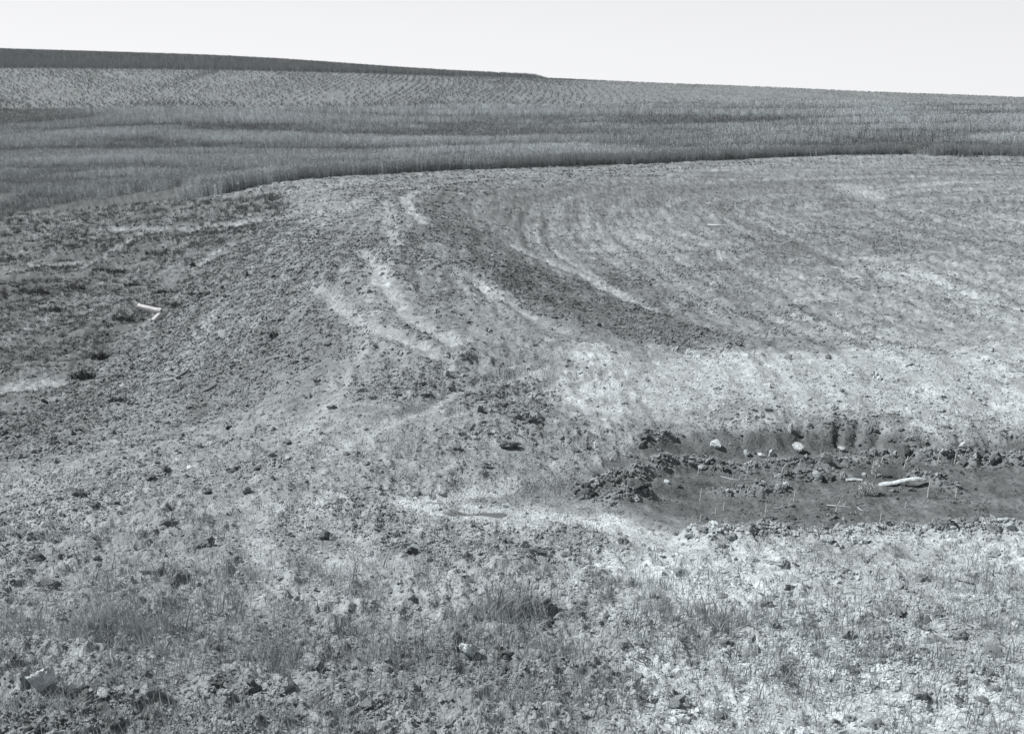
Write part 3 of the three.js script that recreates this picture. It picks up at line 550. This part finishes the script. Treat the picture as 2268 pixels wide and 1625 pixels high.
// ---------------------------------------------------------------- single plants
function at(o, s, sink = .01) { o.position.set(s.x, s.y - sink, -s.D); return o; }
function weed(u, v, w, h, a, label) { // leafy clump: leaves and a few stems
  const s = spot(u, v + h * .45), R = w * s.px / 2, Hh = h * s.px, r = rng(seed++), p = [], q = [], sp = [], sq = [];
  for (let i = 0; i < 110; i++) { const b = r() * 6.3, d = Math.sqrt(r()) * R; blade(p, q, Math.cos(b) * d, Math.sin(b) * d * .7, Hh * (.35 + .6 * r()) * (1 - .35 * d / R), .5 + .8 * r(), r() * 6.3, .014 + .012 * r(), 2); }
  for (let i = 0; i < 9; i++) { const b = r() * 6.3, d = Math.sqrt(r()) * R * .8; blade(sp, sq, Math.cos(b) * d, Math.sin(b) * d * .7, Hh * (.8 + .5 * r()), .25, r() * 6.3, .006, 3); }
  const g = new THREE.Group(), A = new THREE.Mesh(geo(p, q), new THREE.MeshStandardMaterial({ color: grey(a), roughness: .85, side: THREE.DoubleSide })), B = new THREE.Mesh(geo(sp, sq), new THREE.MeshStandardMaterial({ color: grey(a * 2), roughness: .85, side: THREE.DoubleSide }));
  A.name = 'leaves'; B.name = 'stems'; g.add(A, B); at(g, s); return thing(g, 'weed', label, 'weed', 'weeds around the hollow and the crop edge');
}
for (const [u, v, w, h, t] of [
  [355, 553, 56, 26, 'wide dark weed clump in the hollow above the white pipe'], [222, 592, 34, 18, 'small weed below the pale patch in the left hollow'], [258, 596, 36, 18, 'low weed right of the small one in the left hollow'],
  [84, 640, 34, 26, 'dark weed at the left edge above the white pipe'], [115, 678, 46, 28, 'bushy weed left of the white pipe, near the left edge'], [271, 698, 44, 30, 'dark weed with pale stems below left of the white pipe'],
  [296, 702, 40, 20, 'weed just under the overhanging end of the white pipe'], [226, 782, 38, 32, 'dark weed at the foot of the bank below the pipe'], [187, 822, 46, 36, 'pale tipped weed lowest at the foot of the bank'],
  [455, 645, 56, 20, 'straggling weed right of the pipe on the bank foot'], [396, 670, 40, 17, 'low dark weed touching the right end of the pipe'], [356, 642, 28, 15, 'small weed above the right end of the pipe'],
  [168, 632, 30, 18, 'weed between the left edge and the pipe, upper'], [290, 626, 28, 16, 'small dark weed straight above the white pipe'], [260, 880, 34, 22, 'lone weed on the lower left slope of the bank'],
  [612, 737, 30, 22, 'lone weed high on the left slope near a track'], [2085, 338, 40, 18, 'bushy plant beyond the gap at the crop edge'], [2136, 341, 46, 16, 'low bushy plant near the right edge at the crop edge'],
  [2166, 335, 26, 22, 'tall plant at the far right of the crop edge'], [500, 415, 90, 26, 'dark weedy clump at the near left corner of the crop'], [110, 440, 80, 20, 'weedy clump before the crop at the left edge']]) weed(u, v, w * 1.25, h * .85, .13, t);

function tubeAlong(pts, r0, r1, rad = 6) { const c = new THREE.CatmullRomCurve3(pts.map((q) => new THREE.Vector3(...q))), n = Math.max(4, pts.length * 4), g = new THREE.TubeGeometry(c, n, 1, rad, false), p = g.attributes.position, v = new THREE.Vector3(), o = new THREE.Vector3(); for (let i = 0; i <= n; i++) { c.getPointAt(i / n, o); const k = mix(r0, r1, i / n); for (let j = 0; j <= rad; j++) { const id = i * (rad + 1) + j; v.fromBufferAttribute(p, id).sub(o).multiplyScalar(k).add(o); p.setXYZ(id, v.x, v.y, v.z); } } return g; }
const strawMat = new THREE.MeshPhysicalMaterial({ color: new THREE.Color(.6, .63, .64), roughness: 1, transmission: .3, thickness: 0, side: THREE.DoubleSide });
const stalkSpots = [[1656, 1049, 28, 'tall one behind the dead branch'], [1671, 1034, 12, 'short one right of the tall one'], [1732, 1044, 16, 'leaning one left of the grey block', .5], [1551, 1110, 26, 'on bare mud below the low grey stone'], [1603, 1131, 17, 'in the middle of the bare mud, left'], [1547, 1049, 13, 'beside the low grey stone'], [1585, 1138, 11, 'short one near the lower left of the mud'], [1759, 1110, 20, 'left of the twig litter'], [1656, 1095, 17, 'below the dead branch'], [1695, 1145, 24, 'beside the small clods low in the mud'], [1551, 1157, 16, 'near the lower left lip of the mud'], [1735, 1177, 15, 'at the near lip of the mud, middle'], [2055, 1101, 34, 'long one below the right end of the plank'], [2078, 1028, 25, 'right of the clods, upper right mud'], [2115, 1026, 18, 'far right, upper mud', .1], [2003, 1036, 22, 'forked one above the plank', .3], [1950, 1034, 21, 'above the pale lacy weed', .25], [1851, 1135, 23, 'right of the twig litter', .3], [2006, 1124, 12, 'short one under the plank'], [1951, 1152, 14, 'low in the mud below the lacy weed'], [2117, 1104, 18, 'far right, lower mud'], [1862, 1060, 16, 'right of the grey block'], [2065, 1165, 14, 'far right at the near lip']];
for (const [u, v, h, t, lean = .08] of stalkSpots) {
  const s = spot(u, v), H = h * s.px * 1.15, r = rng(seed++), b = (r() - .5) * .5, g = new THREE.Group();
  const stem = new THREE.Mesh(tubeAlong([[0, -.02, 0], [lean * H * .4, H * .5, b * H * .1], [lean * H, H, b * H * .3]], .0075, .0045, 5), strawMat); stem.name = 'stem'; g.add(stem);
  for (let k = 0; k < 2; k++) { const p = [], q = []; const y = H * (.2 + .35 * r()); blade(p, q, lean * y * .8, 0, H * (.25 + .25 * r()), .9, r() * 6.3, .006, 3, y); const lf = new THREE.Mesh(geo(p, q), strawMat); lf.name = 'leaf'; g.add(lf); }
  at(g, s, 0); thing(g, 'dry_stalk', 'dry pale stalk standing in the mud, ' + t, 'stalk', 'dry stalks in the mud hollow');
}
// ---------------------------------------------------------------- pipe, plank, branch and other litter
{
  const s = spot(352, 704), k = s.px, pvc = new THREE.MeshStandardMaterial({ color: new THREE.Color(.9, .9, .91), roughness: .5, map: speckle }), dim = new THREE.MeshStandardMaterial({ color: new THREE.Color(.8, .81, .82), roughness: .7, map: speckle });
  const pipe = (len, ro, ri) => { const g = new THREE.LatheGeometry([[ri, 0], [ro, 0], [ro, len], [ri, len], [ri, 0]].map(([a, b]) => new THREE.Vector2(a, b)), 28); return toCreasedNormals(g, .6); };
  const g = new THREE.Group();
  const main = new THREE.Mesh(pipe(54 * k, 5.6 * k, 4.9 * k), pvc); main.name = 'pipe'; main.rotation.set(0, 0, Math.PI / 2 - .17); main.rotation.order = 'YXZ'; main.rotation.y = -.25; main.position.set(4 * k, 12.5 * k, 0);
  const leg = new THREE.Mesh(pipe(32 * k, 7.2 * k, 6.4 * k), dim); leg.name = 'branch_pipe'; leg.rotation.set(.75, 0, -.6); leg.position.set(-9 * k, -9 * k, 12 * k * -.2);
  const col = new THREE.Mesh(pipe(9 * k, 6.6 * k, 5.0 * k), dim); col.name = 'collar'; col.rotation.copy(main.rotation); col.position.set(6 * k, 12.2 * k, 0);
  leg.position.set(-9 * k, -8 * k, 10 * k); leg.rotation.set(-.62, 0, -.68);
  g.add(main, leg, col); at(g, s, -2 * k); thing(g, 'inlet_pipe', 'white plastic pipe with angled branch sticking out of the weeds', 'pipe');
}
function plank(pts, w, th, a, name, label, cat) { // bent board through points along its length
  const n = 16, c = new THREE.CatmullRomCurve3(pts.map((q) => new THREE.Vector3(...q))), P3 = [], I = [], r = rng(seed++);
  const d = new THREE.Vector3(), up = new THREE.Vector3(0, 1, 0), sd = new THREE.Vector3(), o = new THREE.Vector3();
  for (let i = 0; i <= n; i++) { c.getPointAt(i / n, o); c.getTangentAt(i / n, d); sd.crossVectors(d, up).normalize(); const ww = w * (.75 + .3 * r()) * (i === 0 || i === n ? .6 : 1), tt = th * (.8 + .4 * r()); for (const [e, f] of [[-1, 0], [-.7, 1], [.7, 1], [1, 0], [.7, -.6], [-.7, -.6]]) P3.push(o.x + sd.x * e * ww, o.y + f * tt, o.z + sd.z * e * ww); }
  for (let i = 0; i < n; i++) for (let j = 0; j < 6; j++) { const a0 = i * 6 + j, b0 = i * 6 + (j + 1) % 6; I.push(a0, b0, a0 + 6, b0, b0 + 6, a0 + 6); }
  for (let j = 1; j < 5; j++) { I.push(0, j + 1, j); I.push(n * 6, n * 6 + j, n * 6 + j + 1); }
  const g = new THREE.BufferGeometry(); g.setAttribute('position', new THREE.Float32BufferAttribute(P3, 3)); g.setIndex(I); g.computeVertexNormals();
  const m = new THREE.Mesh(boxUV(toCreasedNormals(g, .5), 2), earthMat(a)); return thing(m, name, label, cat);
}
{
  const A = spot(1947, 1074), B = spot(2050, 1074), M = (t, y) => [mix(A.x, B.x, t), mix(A.y, B.y, t) + y * A.px, -mix(A.D, B.D, t)];
  plank([M(0, 0), M(.3, 4), M(.6, 11), M(.85, 13), M(1, 10)], 4.6 * A.px * 1.6, 3.4 * A.px, .66, 'plank', 'bleached bent plank raised off the mud at its right end', 'plank');
  const C = spot(1874, 1064), E = spot(1912, 1064); plank([[C.x, C.y + .004, -C.D], [(C.x + E.x) / 2, C.y + .012, -C.D], [E.x, E.y + .004, -E.D]], .03, .008, .5, 'bark_strip', 'flat pale strip of bark left of the bent plank', 'bark');
  const st = spot(1318, 992), wood = new THREE.MeshStandardMaterial({ color: new THREE.Color(.78, .78, .8), roughness: .8 }), g = new THREE.Group();
  const body = new THREE.Mesh(new THREE.CylinderGeometry(2 * st.px, 2.1 * st.px, 13 * st.px, 7), wood); body.position.y = 5 * st.px; body.rotation.z = .06; body.name = 'shaft';
  const tip = new THREE.Mesh(new THREE.CylinderGeometry(1.2 * st.px, 2 * st.px, 1.6 * st.px, 7), wood); tip.position.set(-.7 * st.px, 12 * st.px, 0); tip.name = 'top'; g.add(body, tip); at(g, st, 0); thing(g, 'stake', 'short white stake standing left of the mud hollow', 'stake');
}
function stick(list, r0, a, name, label, cat = 'stick') { // list of branches, each a list of print points with lift
  const g = new THREE.Group(), o = spot(list[0][0][0], list[0][0][1]), mat = new THREE.MeshStandardMaterial({ color: grey(a), roughness: .9 });
  list.forEach((br, i) => { const pts = br.map(([u, v, up]) => { const s = spot(u, v); return [s.x - o.x, s.y - o.y + (up ?? .5) * s.px + r0 * .5, -(s.D - o.D)]; }); const m = new THREE.Mesh(tubeAlong(pts, r0 * (i ? .6 : 1), r0 * .4, 6), mat); m.name = i ? 'twig' : 'main_stem'; g.add(m); });
  at(g, o, 0); return thing(g, name, label, cat);
}
stick([[[1597, 1056], [1632, 1064], [1665, 1062]], [[1605, 1058, 0], [1600, 1056, 14], [1592, 1054, 26]], [[1615, 1060, 0], [1612, 1060, 14]], [[1625, 1062, 0], [1622, 1062, 12]], [[1637, 1064, 0], [1640, 1064, 10]], [[1650, 1063, 0], [1655, 1063, 14]]], .006, .45, 'dead_branch', 'dead branch with upright twigs lying on the mud', 'branch');
stick([[[1832, 1120], [1860, 1122], [1885, 1124]], [[1870, 1121, 0], [1874, 1120, 10]]], .007, .42, 'twig', 'pale forked twig on bare mud near the lower middle', 'twig');
stick([[[1715, 1128], [1728, 1126], [1737, 1116]]], .005, .45, 'twig', 'short bent pale twig low in the mud', 'twig');
stick([[[1900, 1125], [1912, 1132], [1926, 1132]]], .006, .4, 'twig', 'curved pale twig right of the forked twig', 'twig');
stick([[[1568, 499], [1590, 500], [1618, 501]]], .03, .5, 'stick', 'straight pale stick lying in the far basin', 'stick');
stick([[[360, 845], [390, 842, 3], [412, 828, 3], [410, 820, 3]], [[385, 842, 2], [398, 852, 1]], [[395, 838, 3], [372, 830, 2]]], .035, .2, 'branch', 'dark crooked branch on the upper left slope', 'branch');
stick([[[452, 868], [468, 862, 1], [480, 855, 1]]], .035, .18, 'stick', 'short dark stick right of the crooked branch', 'stick');
stick([[[590, 802], [612, 796, 2], [640, 790, 1]]], .04, .17, 'stick', 'dark stick on the left slope above the clods', 'stick');
stick([[[2010, 1030, 0], [2004, 1030, 18], [1998, 1030, 30]], [[2008, 1030, 8], [2022, 1030, 24], [2028, 1030, 30]], [[2006, 1030, 12], [1990, 1030, 28]]], .005, .42, 'dead_weed', 'branched dead weed above the bent plank', 'weed');
for (const [u, v, w, h, t] of [[1922, 1096, 46, 34, 'pale lacy dried weed on the mud below the plank'], [1942, 1056, 28, 44, 'tall pale lacy dried weed behind the plank']]) {
  const s = spot(u, v), g = new THREE.Group(), r = rng(seed++), p = [], q = [];
  for (let i = 0; i < 190; i++) { const b = (r() - .5) * 2.6, k = Math.pow(r(), .6), y = Math.cos(b) * k * h * s.px * .95, x = Math.sin(b) * k * w * s.px * .52; blade(p, q, x, (r() - .5) * .07, .025 + .025 * r(), .8, r() * 6.3, .006, 2, Math.max(0, y - .01)); }
  const st = []; for (let i = 0; i < 11; i++) { const b = (r() - .5) * 2.2, k = .9; st.push(tubeAlong([[0, -.01, 0], [Math.sin(b) * w * s.px * .2, Math.cos(b) * h * s.px * .4, (r() - .5) * .03], [Math.sin(b) * w * s.px * .48 * k, Math.cos(b) * h * s.px * .9 * k, (r() - .5) * .07]], .003, .0012, 4)); }
  const A = new THREE.Mesh(geo(p, q), strawMat), B = new THREE.Mesh(mergeGeometries(st), strawMat); A.name = 'leaves'; B.name = 'stems'; g.add(B, A); at(g, s, 0); thing(g, 'dried_weed', t, 'weed');
}
console.log('done');
renderer.render(scene, camera);
